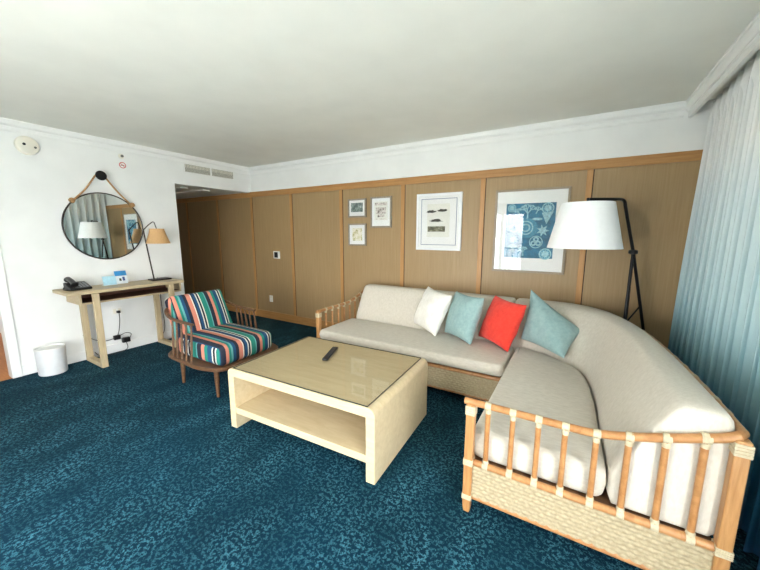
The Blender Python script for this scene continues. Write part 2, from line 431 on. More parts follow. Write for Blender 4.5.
# balcony window behind the camera: frame, pane
wf = MB().box(WX0, WX0+0.07, YF-0.1, YF-0.03, 0, WZ1).box(WX1-0.07, WX1, YF-0.1, YF-0.03, 0, WZ1).box(WX0, WX1, YF-0.1, YF-0.03, WZ1-0.06, WZ1).box(WX0, WX1, YF-0.1, YF-0.03, 0, 0.05)
for q in (1/3, 2/3):
    xx = WX0+(WX1-WX0)*q; wf.box(xx-0.035, xx+0.035, YF-0.1, YF-0.03, 0.05, WZ1-0.06)
wfo = struct(wf.build('window_1', 'white_paint', bevel=0.006))
MB().box(WX0+0.07, WX1-0.07, YF-0.069, YF-0.064, 0.05, WZ1-0.06).build('window_pane', 'glass', wfo, smooth=False)
sf = MB().box(XR+0.02, XR+0.08, SY0, SY0+0.07, 0, WZ1).box(XR+0.02, XR+0.08, SY1-0.07, SY1, 0, WZ1).box(XR+0.02, XR+0.08, SY0+0.07, SY1-0.07, WZ1-0.06, WZ1).box(XR+0.02, XR+0.08, SY0+0.07, SY1-0.07, 0, 0.05)
sf.box(XR+0.02, XR+0.08, (SY0+SY1)/2-0.035, (SY0+SY1)/2+0.035, 0.05, WZ1-0.06)
sfo = struct(sf.build('window_2', 'white_paint', bevel=0.006))
MB().box(XR+0.047, XR+0.052, SY0+0.07, SY1-0.07, 0.05, WZ1-0.06).build('window_pane', 'glass', sfo, smooth=False)
struct(MB().box(XR+0.1, XR+1.6, YF-1.75, -1.5, -0.16, -0.04).build('balcony_floor', 'concrete', smooth=False))
struct(MB().box(WX0-1.0, XR+0.1, YF-1.75, YF-0.15, -0.16, -0.04).build('balcony_floor', 'concrete', smooth=False))
struct(MB().box(WX0-1.0, XR+0.1, YF-1.0, YF-0.15, CZ+0.02, CZ+0.14).build('balcony_ceiling', 'ceiling', smooth=False))
rail = thing('balcony_railing', 'white metal balcony railing outside the window', 'railing', (-2.9, YF-1.68, -0.04))
MB().box(WX0-1.0, XR+0.1, YF-1.71, YF-1.65, 1.04, 1.09).build('top_rail', 'white_paint', rail)
MB().box(WX0-1.0, XR+0.1, YF-1.70, YF-1.66, 0.05, 0.09).build('bottom_rail', 'white_paint', rail)
for i in range(42):
    x = WX0-0.98+i*0.155
    MB().box(x-0.01, x+0.01, YF-1.69, YF-1.67, -0.04 if i % 7 == 0 else 0.07, 1.06).build('baluster', 'white_paint', rail, smooth=False)

# oak panelling on the back wall
PT, RB = 2.204, 2.118
struct(MB().box(HALL_X, 0.97, -0.012, 0, 0, PT-0.01).build('trim_1', 'veneer', smooth=False))
tn = 2
def trim(mb, mat, **kw):
    global tn
    o = struct(mb.build('trim_%d' % tn, mat, **kw)); tn += 1; return o
trim(MB().box(HALL_X, 0.97, -0.03, -0.006, RB, PT), 'batten_h', bevel=0.003)
struct(MB().box(HALL_X, 0.97, -0.028, -0.006, 0, 0.13).build('baseboard_back', 'batten_h', bevel=0.003))
for x in (0.062, -0.957, -1.97, -2.972, -3.975, -4.935, -5.915, -6.945, -7.9):
    trim(MB().box(x-0.026, x+0.026, -0.022, -0.006, 0.13, RB), 'batten', bevel=0.002)
    trim(MB().box(x+0.026, x+0.034, -0.0135, -0.006, 0.13, RB), 'groove', smooth=False)
# crown mouldings (profile: out from the wall, down from the ceiling)
PROF = [(0, 0), (0.082, 0), (0.082, -0.014), (0.068, -0.014), (0.066, -0.024), (0.056, -0.042), (0.040, -0.054), (0.030, -0.058), (0.030, -0.072), (0.018, -0.072), (0.016, -0.092), (0.010, -0.104), (0, -0.104)]
trim(MB().loft([[(x, -a, CZ+b) for a, b in PROF] for x in (XL, 0.70)]), 'crown', angle=18)
trim(MB().loft([[(XL+a, y, CZ+b) for a, b in PROF] for y in (YF, YB)]), 'crown', angle=18)
# curtain pelmet: moulded fascia along the right side
PEL = [(0.690, 0), (0.690, -0.016), (0.704, -0.016), (0.706, -0.030), (0.714, -0.052), (0.720, -0.060), (0.720, -0.074), (0.730, -0.074), (0.730, -0.118), (0.755, -0.118), (0.755, 0)]
trim(MB().loft([[(a, y, CZ+b) for a, b in PEL] for y in (YF, YB)]), 'crown', angle=18)
# skirting on the left wall, door casing, hall soffit slot
struct(MB().box(XL, XL+0.014, DOOR1+0.075, HALL_Y, 0, 0.11).box(XL, XL+0.014, YF, DOOR0-0.075, 0, 0.11).build('baseboard_left', 'white_paint', bevel=0.004))
struct(MB().box(XL-0.13, XL+0.02, DOOR1, DOOR1+0.075, 0, DOORZ+0.07).box(XL-0.13, XL+0.02, DOOR0-0.075, DOOR0, 0, DOORZ+0.07)
       .box(XL-0.13, XL+0.02, DOOR0, DOOR1, DOORZ, DOORZ+0.07).build('door_1', 'white_paint', bevel=0.004))
trim(MB().box(-6.9, -5.35, -0.98, -0.86, HZ-0.0, HZ+0.022).box(-6.9, -5.35, -0.62, -0.5, HZ, HZ+0.022), 'white_paint', bevel=0.003)

# unseen lamp added to light the adjoining room beyond the door
fl = thing('added_fill_lamp', 'added round lamp, out of view, that lights the adjoining room', 'lamp', (-6.3, -3.3, CZ))
MB().lathe([(0.17, -0.002), (0.17, -0.03), (0.155, -0.03), (0.155, -0.002)], (-6.3, -3.3, CZ)).build('rim', 'white_paint', fl)
MB().lathe([(0.15, -0.03), (0.13, -0.055), (0.08, -0.07), (0.01, -0.075)], (-6.3, -3.3, CZ)).build('diffuser', 'lit', fl)

# ------------------------------------------------------------------ curtain
cm = MB(); ny = 680; nz = 40; rows = []
for k in range(nz+1):
    z = 0.015 + (2.575-0.015)*k/nz; row = []; t_ = k/nz
    for i in range(ny+1):
        y = -0.05 - 2.5*i/ny
        ph = 2*PI*(y/0.15) + 0.7*math.sin(y*2.3) + 0.25*math.sin(z*1.7+y*3)
        wv = math.sin(ph) + 0.12*math.sin(2*ph+0.6+0.8*math.sin(y*5)); yy = y + (0.026 if t_ < 0.93 else 0.014)*math.sin(2*ph)
        t = z/2.575; A = 0.078*(1-0.3*t)
        if t > 0.94: A *= 1-0.35*(t-0.94)/0.06
        x = 0.875 + A*wv*0.85 + 0.012*math.sin(y*4.1+1.0+0.5*z) - 0.03*(1-t)*math.exp(-((y+0.05)/0.5)**2)
        row.append((min(x, 0.97), min(yy, -0.035), z))
    rows.append(row)
cm.loft(rows, cap=False, closed=False)
tag(cm.build('curtain', 'curtain', loc=(0.85, -1.3, 0), thick=0.003, angle=180), 'floor-length pleated curtain fading from white above to sea blue below, beside the sofa', 'curtain')

# ------------------------------------------------------------------ sectional sofa
sofa = thing('sectional_sofa', 'L-shaped rattan sectional sofa with oatmeal cushions and woven base panels', 'sofa', (-0.9, -0.8, 0))
AX, AY, BX, BY, IX, IY = -2.42, -2.29, 0.578, -0.165, -0.40, -1.18
SEAT = 0.312
# deck under the cushions
MB().box(AX+0.03, BX-0.02, IY+0.02, BY-0.02, 0.27, SEAT-0.008).box(IX+0.02, BX-0.02, AY+0.02, IY+0.02, 0.27, SEAT-0.008).box(AX+0.03, IX-0.03, IY+0.02, -0.62, SEAT-0.008, 0.341).build('deck', 'walnut', sofa, bevel=0.004)
# seat cushions
left_out = [(-2.375, -1.25), (-0.425, -1.25), (-0.425, -0.68), (-0.8, -0.612), (-1.5, -0.60), (-2.375, -0.60)]
def densify(P, r=0.05, n=5, seg=0.2):
    """round the corners of a polygon and add points on its sides"""
    out = []; m = len(P)
    for i in range(m):
        a, b, c = Vector(P[i-1]), Vector(P[i]), Vector(P[(i+1) % m])
        d1, d2 = (a-b), (c-b); rr = min(r, d1.length*0.45, d2.length*0.45)
        p0, p1 = b+d1.normalized()*rr, b+d2.normalized()*rr
        for k in range(n+1):
            t = k/n; out.append(tuple((1-t)**2*p0 + 2*t*(1-t)*b + t*t*p1))
        e0 = c - (c-b).normalized()*min(r, d2.length*0.45); k = int((e0-p1).length/seg)
        for j in range(1, k+1): out.append(tuple(p1.lerp(e0, j/(k+1))))
    return out
lab(poly_cushion(densify(left_out, 0.06), 0.342, 0.447, 0.036).build('seat_cushion', 'linen', sofa, angle=180), 'long seat cushion along the panelled wall')
right_out = [(-0.405, -2.262), (0.205, -2.262), (0.185, -1.57), (0.165, -1.3), (0.13, -1.08), (0.05, -0.95), (-0.06, -0.86), (-0.22, -0.75), (-0.405, -0.69)]
lab(poly_cushion(densify(right_out, 0.06), SEAT-0.01, 0.462, 0.042, 0.014).build('seat_cushion', 'linen', sofa, angle=180), 'chaise seat cushion nearest the curtain')
# back cushions: sections swept from an inner foot line to an outer top line
PAIRS = [((-2.33, -0.585), (-2.33, -0.205)), ((-1.9, -0.585), (-1.9, -0.205)), ((-1.4, -0.588), (-1.4, -0.205)), ((-0.9, -0.6), (-0.9, -0.205)), ((-0.50, -0.64), (-0.50, -0.205)),
         ((-0.36, -0.675), (-0.30, -0.205)), ((-0.2, -0.73), (0.0, -0.225)), ((-0.03, -0.835), (0.17, -0.32)), ((0.08, -0.93), (0.31, -0.5)),
         ((0.145, -1.08), (0.42, -0.80)), ((0.178, -1.3), (0.48, -1.10)), ((0.193, -1.57), (0.530, -1.55)), ((0.20, -1.9), (0.552, -1.9)), ((0.212, -2.268), (0.566, -2.268))]
SECT = [(0.04, 0.304), (0.0, 0.34), (0.0, 0.46), (0.10, 0.55), (0.30, 0.69), (0.46, 0.788), (0.535, 0.824), (0.60, 0.838), (0.80, 0.839), (0.94, 0.833), (0.995, 0.812), (1.015, 0.77), (1.03, 0.65), (1.03, 0.45), (1.02, 0.33), (0.95, 0.304)]
def back_cushion(pairs, n):
    I = spline([a for a, b in pairs], n); O = spline([b for a, b in pairs], n); rings = []
    m = len(I)
    def ring(a, b, sh):
        out = []; d = b-a
        cs, cz = 0.5, 0.58
        for s_, z in SECT:
            s2 = cs+(s_-cs)*sh; z2 = cz+(z-cz)*(1-(1-sh)*0.8)
            p = a+d*s2; out.append((p.x, p.y, z2))
        return out
    t0 = (I[0]-I[1]).normalized(); t1 = (I[-1]-I[-2]).normalized(); e = 0.028
    for q, sh in ((1.0, 0.86), (0.85, 0.94), (0.4, 0.985)):
        rings.append(ring(I[0]+t0*e*(q-1)+t0*0, O[0]+t0*e*(q-1), sh))
    for i in range(m):
        if (I[i]-I[0]).length > e and (I[i]-I[-1]).length > e: rings.append(ring(I[i], O[i], 1.0))
    for q, sh in ((0.4, 0.985), (0.85, 0.94), (1.0, 0.86)):
        rings.append(ring(I[-1]+t1*e*(q-1), O[-1]+t1*e*(q-1), sh))
    return MB().loft(rings)
lab(back_cushion(PAIRS[:5], 6).build('back_cushion', 'linen_b', sofa, angle=75), 'long back cushion along the panelled wall')
lab(back_cushion([((-0.485, -0.643), (-0.485, -0.205))]+PAIRS[5:], 6).build('back_cushion', 'linen_b', sofa, angle=75), 'curved corner back cushion')
# frame
def arm_z(s):      # s: 0 at the front post, 1 at the back post
    return 0.637 + 0.135*max(0.0, (s-0.52)/0.48)**1.35
RZ, LZ, BZ = 0.018, 0.300, 0.095
ra = [(IX-0.035, AY, 0.637)] + [(IX + (BX-IX)*s/20, AY, arm_z(s/20)) for s in range(0, 20)]
ra += [(BX-0.012, AY+0.004, 0.770), (BX+0.008, AY+0.03, 0.773), (BX+0.010, AY+0.09, 0.768)]
MB().tube(ra, RZ, 12).build('arm_rail', 'rattan', sofa)
back_path = spline([(BX+0.010, AY+0.07, 0.769), (0.585, -1.9, 0.766), (0.568, -1.55, 0.766), (0.525, -1.08, 0.766), (0.47, -0.78, 0.766), (0.36, -0.46, 0.766), (0.20, -0.265, 0.766), (0.0, -0.172, 0.766), (-0.35, -0.155, 0.766),
                    (-1.2, -0.155, 0.766), (-2.0, -0.155, 0.766), (AX, -0.155, 0.766)], 10)
MB().tube(back_path, RZ, 10).build('back_rail', 'rattan', sofa)
la = [(AX, IY-0.03, 0.637)] + [(AX, IY + (BY-IY)*s/20, arm_z(s/20)) for s in range(0, 21)]
MB().tube(la, RZ, 12).build('arm_rail', 'rattan', sofa)
def lath(c, axis, r, length, parent): return sleeve(c, axis, r, length).build('lashing', 'lash', parent, angle=180)
def post(x, y, top, lashes=True, h=0.0225):
    o = MB().loft([[(x+sx_*h*k, y+sy_*h*k, z) for sx_, sy_ in ((-1, -1), (1, -1), (1, 1), (-1, 1))] for z, k in ((0, 0.72), (0.03, 0.86), (0.1, 1), (top, 1))]).build('post', 'post', sofa, bevel=0.006, seg=3)
    if lashes:
        for z, hh in ((top-0.035, 0.05), (LZ, 0.036), (BZ, 0.03)):
            g = h+0.003; mbx = MB()
            for k in range(4):
                z0 = z-hh/2+hh*k/4; mbx.box(x-g, x+g, y-g, y+g, z0+0.0006, z0+hh/4-0.0006)
            mbx.build('lashing', 'lash', o, bevel=0.002)
    return o
post(IX, AY, 0.63); post(BX, AY, 0.765); post(AX, IY, 0.63); post(AX, BY, 0.765); post(0.578, -0.98, 0.3, False); post(-0.05, BY, 0.3, False); post(IX, IY, LZ, False)
def slats(pa, pb, ss, axis):
    for s in ss:
        p = Vector(pa).lerp(Vector(pb), s); zt = arm_z(s)
        o = MB().tube([(p.x, p.y, LZ), (p.x, p.y, zt)], 0.0128, 10).build('slat', 'rattan', sofa)
        lath((p.x, p.y, zt), axis, RZ+0.002, 0.030, o); lath((p.x, p.y, zt-0.028), (0, 0, 1), 0.0145, 0.022, o)
        lath((p.x, p.y, LZ), axis, RZ+0.002, 0.028, o); lath((p.x, p.y, LZ+0.026), (0, 0, 1), 0.0145, 0.018, o)
        o.name = 'slat'
slats((IX, AY, 0), (BX, AY, 0), [(x-IX)/(BX-IX) for x in (-0.315, -0.197, -0.083, 0.027, 0.145, 0.257, 0.373, 0.484)], (1, 0, 0))
slats((AX, IY, 0), (AX, BY, 0), [0.12, 0.235, 0.35, 0.465, 0.58, 0.695, 0.81], (0, 1, 0))
bl = back_path; acc = 0.0
for i in range(1, len(bl)):
    acc += (bl[i]-bl[i-1]).length
    if acc > 0.125:
        acc = 0; p = bl[i]
        o = MB().tube([(p.x, p.y, LZ), (p.x, p.y, 0.78)], 0.0128, 8).build('back_slat', 'rattan', sofa)
        sleeve(p, bl[i]-bl[i-1], RZ+0.002, 0.034).build('lashing', 'lash_dark', o, angle=180)
MB().tube([(p.x, p.y, LZ) for p in back_path], RZ, 8).build('lower_rail', 'rattan', sofa)
for a, b in (((IX, AY), (BX, AY)), ((AX, IY), (IX, IY)), ((IX, AY), (IX, IY)), ((AX, IY), (AX, BY))):
    MB().tube([(a[0], a[1], LZ), (b[0], b[1], LZ)], RZ, 10).build('seat_rail', 'rattan', sofa)
    MB().tube([(a[0], a[1], BZ), (b[0], b[1], BZ)], 0.013, 10).build('bottom_rail', 'rattan', sofa)
    A_, B_ = Vector((a[0], a[1], 0)), Vector((b[0], b[1], 0)); du = (B_-A_).normalized(); Lw = (B_-A_).length-0.04
    ou = Vector((du.y, -du.x, 0))                          # outward side of the panel
    if ou.dot(A_-Vector((-0.2, -0.9, 0))) < 0: ou = -ou
    if a[0] == b[0] == IX: ou = Vector((-1, 0, 0))
    nu, nv = int(Lw/0.0055), 44; rows = []
    for jv in range(nv+1):
        z = BZ+(LZ-BZ)*jv/nv; row = []; rw = int((z-BZ)/0.0205)
        for iu in range(nu+1):
            u_ = Lw*iu/nu
            hgt = 0.008*(abs(math.sin(PI*(u_/0.046+0.5*(rw % 2)))*math.sin(PI*(z-BZ)/0.0205)))**0.75
            p_ = A_+du*(0.02+u_)+ou*(0.004+hgt); row.append((p_.x, p_.y, z))
        rows.append(row)
    back = [[(Vector((A_+du*q)) + Vector((0, 0, z)) - ou*0.004) for q in (0.02, 0.02+Lw)] for z in (BZ, LZ)]
    MB().loft(rows, cap=False, closed=False).loft(back, cap=False, closed=False).build('woven_panel', 'weave', sofa, angle=180)

# ------------------------------------------------------------------ throw pillows
def pillow(name, c, yaw, lean, roll, s, th, mat, label, seed, corners=None):
    wv = Vector((math.cos(yaw), math.sin(yaw), 0)); n0 = Vector((math.sin(yaw), -math.cos(yaw), 0))
    h = Vector((0, 0, 1))*math.cos(lean) - n0*math.sin(lean); nn = n0*math.cos(lean) + Vector((0, 0, 1))*math.sin(lean)
    w2 = wv*math.cos(roll)+h*math.sin(roll); h2 = -wv*math.sin(roll)+h*math.cos(roll)
    c = Vector(c); N = 26; mb = MB()
    if corners:
        Q = [Vector(q) for q in corners]; c = sum(Q, Vector())/4
        nn = (Q[1]-Q[3]).cross(Q[0]-Q[2]).normalized()
        if nn.y > 0: nn = -nn
    for sg in (1, -1):
        rows = []
        for i in range(N+1):
            row = []
            for j in range(N+1):
                u = -math.cos(PI*i/N); v = -math.cos(PI*j/N)
                a = u*(1-0.075*(1-v*v)); b = v*(1-0.075*(1-u*u))
                prof = (max(0, 1-u*u)*max(0, 1-v*v))**0.42
                wr = noise.noise(Vector((u*2.6+seed, v*2.6, seed*1.7)))*0.016 + noise.noise(Vector((u*7+seed, v*3, 3+seed)))*0.006
                z = sg*th/2*prof + wr*prof**0.6 - 0.015*(1-prof)*0
                if corners:
                    p_ = (Q[0]*(1-a)+Q[1]*(1+a))*(1+b)/4 + (Q[3]*(1-a)+Q[2]*(1+a))*(1-b)/4
                    row.append(p_ + nn*z)
                else: row.append(c + w2*(a*s/2) + h2*(b*s/2) + nn*z)
            rows.append(row)
        mb.loft(rows, cap=False, closed=False)
    return tag(mb.build(name, mat, loc=c, angle=100), label, 'pillow', 'throw pillows on the sofa')
pillow('throw_pillow', (-1.305, -0.60, 0.672), -0.59, 0.39, -0.07, 0.46, 0.20, 'pillow_white', 'ivory white square throw pillow, leftmost in the row on the sofa', 1.3)
pillow('throw_pillow', (-0.92, -0.715, 0.678), -0.70, 0.30, 0.02, 0.46, 0.20, 'pillow_blue', 'aqua throw pillow upright between the ivory pillow and the red pillow', 4.1)
pillow('throw_pillow', (-0.555, -0.71, 0.672), -0.74, 0.38, -0.02, 0.45, 0.20, 'pillow_red', 'coral red throw pillow on the sofa', 7.7)
pillow('throw_pillow', (-0.16, -0.60, 0.685), -0.50, 0.30, -0.30, 0.49, 0.18, 'pillow_blue', 'aqua throw pillow tilted on one corner in the curved corner of the sofa', 9.2,
       [(-0.332, -0.56, 0.985), (0.11, -0.69, 0.682), (-0.01, -0.97, 0.505), (-0.372, -0.70, 0.535)])

# ------------------------------------------------------------------ coffee table
TX0, TX1, TY0, TY1, TH = -2.235, -0.945, -2.43, -1.535, 0.487
ct = thing('coffee_table', 'pale wood waterfall coffee table with open shelf and glass top', 'table', ((TX0+TX1)/2, (TY0+TY1)/2, 0))
TK, RC = 0.062, 0.045
def corner(cx, cz, r, a0, a1, n=8): return [(cx+r*math.cos(math.radians(a0+(a1-a0)*k/n)), cz+r*math.sin(math.radians(a0+(a1-a0)*k/n))) for k in range(n+1)]
outer = [(TX0, 0)] + corner(TX0+RC, TH-RC, RC, 180, 90) + corner(TX1-RC, TH-RC, RC, 90, 0) + [(TX1, 0)]
inner = [(TX1-TK, 0), (TX1-TK, TH-TK), (TX0+TK, TH-TK), (TX0+TK, 0)]
body = outer+inner
MB().loft([[(x, y, z) for x, z in body] for y in (TY0, TY1)]).build('waterfall_body', 'maple', ct, bevel=0.003, angle=30)
MB().box(TX0+TK-0.002, TX1-TK+0.002, TY0+0.006, TY1-0.006, 0.122, 0.172).build('shelf', 'maple', ct, bevel=0.003)
gl = MB().box(TX0+0.055, TX1-0.055, TY0+0.012, TY1-0.012, TH+0.0005, TH+0.007).build('glass_top', 'table_glass', ct, smooth=False)
e0, e1, f0, f1 = TX0+0.0535, TX1-0.0535, TY0+0.0105, TY1-0.0105
MB().box(e0, e1, f0, f0+0.0015, TH+0.0003, TH+0.0065).box(e0, e1, f1-0.0015, f1, TH+0.0003, TH+0.0065).box(e0, e0+0.0015, f0, f1, TH+0.0003, TH+0.0065).box(e1-0.0015, e1, f0, f1, TH+0.0003, TH+0.0065).build('glass_edge', 'glass_edge', gl, smooth=False)

ct.rotation_euler.z = math.radians(2.5)
# remote control on the glass
rc = thing('remote_control', 'slim black remote control on the glass of the coffee table', 'remote', (-1.705, -1.85, TH+0.007))
a = math.atan2(0.28, -0.112); ax = Vector((math.cos(a), math.sin(a), 0)); ay = Vector((-ax.y, ax.x, 0)); rb = Vector(rc.location)
def obox(o, ax, ay, l0, l1, w0, w1, z0, z1): return MB().prism([o+ax*l0+ay*w0+Vector((0, 0, z0)), o+ax*l1+ay*w0+Vector((0, 0, z0)), o+ax*l1+ay*w1+Vector((0, 0, z0)), o+ax*l0+ay*w1+Vector((0, 0, z0))], (0, 0, z1-z0))
obox(rb, ax, ay, -0.145, 0.145, -0.024, 0.024, 0.0005, 0.018).build('body', 'black_plastic', rc, bevel=0.006, seg=3)
for i in range(5):
    for j in (-1, 0, 1):
        obox(rb, ax, ay, -0.09+i*0.03, -0.074+i*0.03, j*0.014-0.0045, j*0.014+0.0045, 0.017, 0.0195).build('button', 'dim_key', rc, smooth=False)
obox(rb, ax, ay, 0.07, 0.10, -0.012, 0.012, 0.017, 0.0193).build('dial', 'dim_key', rc, bevel=0.001)

# ------------------------------------------------------------------ striped armchair (faces +X)
cx0, cy0 = -3.15, -1.875
ch = thing('armchair', 'low walnut spindle armchair with teal, coral and navy striped cushions', 'chair', (cx0, cy0, 0))
def L(x, y, z): return (cx0+x, cy0+y, z)
ring_o = densify([(-0.36, -0.40), (0.22, -0.43), (0.47, -0.36), (0.51, -0.12), (0.51, 0.12), (0.47, 0.36), (0.22, 0.43), (-0.36, 0.40), (-0.52, 0.22), (-0.52, -0.22)], 0.10, 6)
MB().loft([[L(x*k, y*k, z) for x, y in ring_o] for z, k in ((0.245, 0.985), (0.252, 1.0), (0.272, 1.0), (0.279, 0.985))]).build('seat_base', 'walnut', ch)
for lx, ly in ((0.40, -0.345), (0.40, 0.345), (-0.16, -0.345), (-0.16, 0.345)):
    MB().tube([L(lx*1.03, ly*1.02, 0), L(lx, ly, 0.25)], 0.02, 12, [0.013, 0.024]).build('leg', 'walnut', ch)
arm_pts = [(0.085, -0.352, 0.640), (0.0, -0.354, 0.642), (-0.20, -0.36, 0.648), (-0.33, -0.352, 0.668), (-0.45, -0.31, 0.712), (-0.535, -0.18, 0.745), (-0.56, 0, 0.755)]
arm_all = arm_pts + [(x, -y, z) for x, y, z in reversed(arm_pts[:-1])]
ap = spline(arm_all, 8); rings = []
for i, p in enumerate(ap):      # flat bent rail, wider than it is high
    d = (ap[min(i+1, len(ap)-1)]-ap[max(i-1, 0)]).normalized(); s_ = d.cross(Vector((0, 0, 1))).normalized(); u_ = s_.cross(d)
    rings.append([Vector(L(*p)) + s_*0.019*math.cos(2*PI*k/12) + u_*0.013*math.sin(2*PI*k/12) for k in range(12)])
MB().loft(rings).build('arm_rail', 'walnut', ch, angle=60)
def near(p): return min(ap, key=lambda q: (q.x-p[0])**2+(q.y-p[1])**2)
for sg in (-1, 1):
    for x in (0.07, -0.01, -0.09, -0.17, -0.25):
        q = near((x, sg*0.355))
        MB().tube([L(q.x+0.01, sg*0.385, 0.27), L((q.x*2+0.01)/2, (q.y+sg*0.385)/2, 0.45), L(q.x, q.y, q.z-0.004)], 0.01, 8, [0.009, 0.0115, 0.008]).build('spindle', 'walnut', ch)
for k in range(7):
    y = -0.24+0.08*k; q = min((r for r in ap if r.x < -0.3), key=lambda r: abs(r.y-y))
    MB().tube([L(-0.47, y*0.85, 0.27), L(q.x+0.0, q.y, q.z-0.004)], 0.0095, 8).build('spindle', 'walnut', ch)
sc_ = round_box(0.365, 0.31, 0.10, 0.055, (0.01, 0.0, 0.014))
for v in sc_.v: v.z += 0.377; v.x += 0.09+cx0; v.y += cy0-0.025
sc_.build('seat_cushion', 'stripes', ch, angle=180)
bc = round_box(0.08, 0.305, 0.235, 0.038, (0.03, 0.0, 0.0))
tilt = math.radians(-24); R_ = Matrix.Rotation(tilt, 3, 'Y')
for i, v in enumerate(bc.v):
    q = v.copy(); q.y *= 1-0.10*(q.z+0.235)/0.47*0.5
    q = R_ @ q; bc.v[i] = Vector((q.x+cx0-0.385, q.y+cy0, q.z+0.615))
bc.build('back_cushion', 'stripes', ch, angle=180)

# ------------------------------------------------------------------ console desk on the left wall
DX0, DX1, DY0, DY1, DZ = XL+0.03, -4.475, -2.70, -1.515, 0.882
dk = thing('console_desk', 'washed ash console desk with open slot drawer and loop legs against white wall', 'desk', (-4.71, (DY0+DY1)/2, 0))
MB().box(DX0, DX1, DY0, DY1, DZ-0.035, DZ).build('desk_top', 'ash', dk, bevel=0.003)
mb = MB().box(DX0+0.02, DX1-0.03, DY0+0.10, DY1-0.03, DZ-0.15, DZ-0.132)
mb.box(DX0+0.02, DX1-0.03, DY0+0.10, DY0+0.12, DZ-0.132, DZ-0.035).box(DX0+0.02, DX1-0.03, DY1-0.05, DY1-0.03, DZ-0.132, DZ-0.035).box(DX0+0.02, DX0+0.04, DY0+0.12, DY1-0.05, DZ-0.132, DZ-0.035)
mb.build('open_tray', 'ash', dk, bevel=0.002)
MB().box(DX0+0.041, DX0+0.046, DY0+0.121, DY1-0.051, DZ-0.131, DZ-0.036).box(DX0+0.046, DX1-0.04, DY0+0.121, DY1-0.051, DZ-0.1318, DZ-0.128).build('tray_lining', 'recess', dk, smooth=False)
for y0 in (-2.50, -1.72):
    lm = MB().box(DX1-0.020, DX1+0.024, y0, y0+0.058, 0, DZ-0.036).box(DX0+0.012, DX0+0.058, y0, y0+0.058, 0, DZ-0.15).box(DX0+0.058, DX1-0.020, y0, y0+0.058, 0.0, 0.05)
    lm.build('loop_leg', 'ash_v', dk, bevel=0.003)

# telephone
ph = thing('telephone', 'black corded desk telephone on left end of console desk', 'telephone', (-4.73, -2.515, DZ))
px, py = -4.73, -2.515
MB().loft([[(x, y, z) for x, z in ((px+0.11, DZ+0.0005), (px+0.11, DZ+0.022), (px-0.09, DZ+0.075), (px-0.1, DZ+0.07), (px-0.1, DZ+0.0005))] for y in (py-0.11, py+0.075)]).build('body', 'black_plastic', ph, bevel=0.006, seg=3)
hs = spline([(px+0.10, py-0.068, DZ+0.058), (px+0.07, py-0.068, DZ+0.075), (px-0.0, py-0.068, DZ+0.10), (px-0.07, py-0.068, DZ+0.112), (px-0.10, py-0.068, DZ+0.10)], 5)
MB().tube(hs, 0.02, 12, [0.024+0.012*(2*abs(i/(len(hs)-1)-0.5))**2 - (0.012 if i in (0, len(hs)-1) else 0) for i in range(len(hs))]).build('handset', 'black_plastic', ph)
for i in range(4):
    for j in range(3):
        kx = px+0.07-0.036*i; ky = py-0.012+0.028*j; kz = DZ+0.022+(px+0.11-kx)/0.2*0.053
        MB().box(kx-0.012, kx+0.012, ky-0.009, ky+0.009, kz-0.004, kz+0.006).build('key', 'grey_key', ph, bevel=0.002)
MB().tube(spline([(px+0.10, py-0.068, DZ+0.05), (px+0.12, py-0.10, DZ+0.012), (px+0.06, py-0.135, DZ+0.008), (px-0.04, py-0.13, DZ+0.008), (px-0.10, py-0.10, DZ+0.03)], 6), 0.005, 8).build('cord', 'cable', ph)

# cards on the desk
c1 = thing('card_holder', 'pale blue clear card holder on console desk, left of white and blue card', 'card holder', (-4.79, -2.245, DZ))
MB().box(-4.83, -4.75, -2.315, -2.185, DZ+0.0003, DZ+0.004).build('foot', 'card_white', c1, smooth=False)
MB().prism([(-4.770, -2.315, DZ+0.004), (-4.770, -2.185, DZ+0.004), (-4.795, -2.185, DZ+0.105), (-4.795, -2.315, DZ+0.105)], (-0.004, 0, 0)).build('card', 'card_blue', c1, smooth=False)
c2 = thing('tent_card', 'white tent card with bright blue header standing on console desk', 'card', (-4.83, -2.12, DZ))
MB().prism([(-4.785, -2.18, DZ+0.0005), (-4.785, -2.06, DZ+0.0005), (-4.83, -2.06, DZ+0.155), (-4.83, -2.18, DZ+0.155)], (-0.003, 0, 0)).add(
    MB().prism([(-4.875, -2.18, DZ+0.0005), (-4.875, -2.06, DZ+0.0005), (-4.831, -2.06, DZ+0.155), (-4.831, -2.18, DZ+0.155)], (-0.003, 0, 0))).build('card', 'card_white', c2, smooth=False)
def on_card(y0, y1, t0, t1, mat, name):
    f = lambda t: (-4.7845-0.045*t, DZ+0.0005+0.1545*t)
    (xa, za), (xb, zb) = f(t0), f(t1)
    MB().prism([(xa, y0, za), (xa, y1, za), (xb, y1, zb), (xb, y0, zb)], (0.001, 0, 0.0003)).build(name, mat, c2, smooth=False)
on_card(-2.181, -2.059, 0.62, 1.0, 'card_head', 'header_band')
on_card(-2.145, -2.122, 0.22, 0.42, 'ink_dark', 'figure_mark'); on_card(-2.11, -2.085, 0.22, 0.52, 'ink_blue', 'figure_mark')

c1.location.y += 0.03; c2.location.y += 0.03
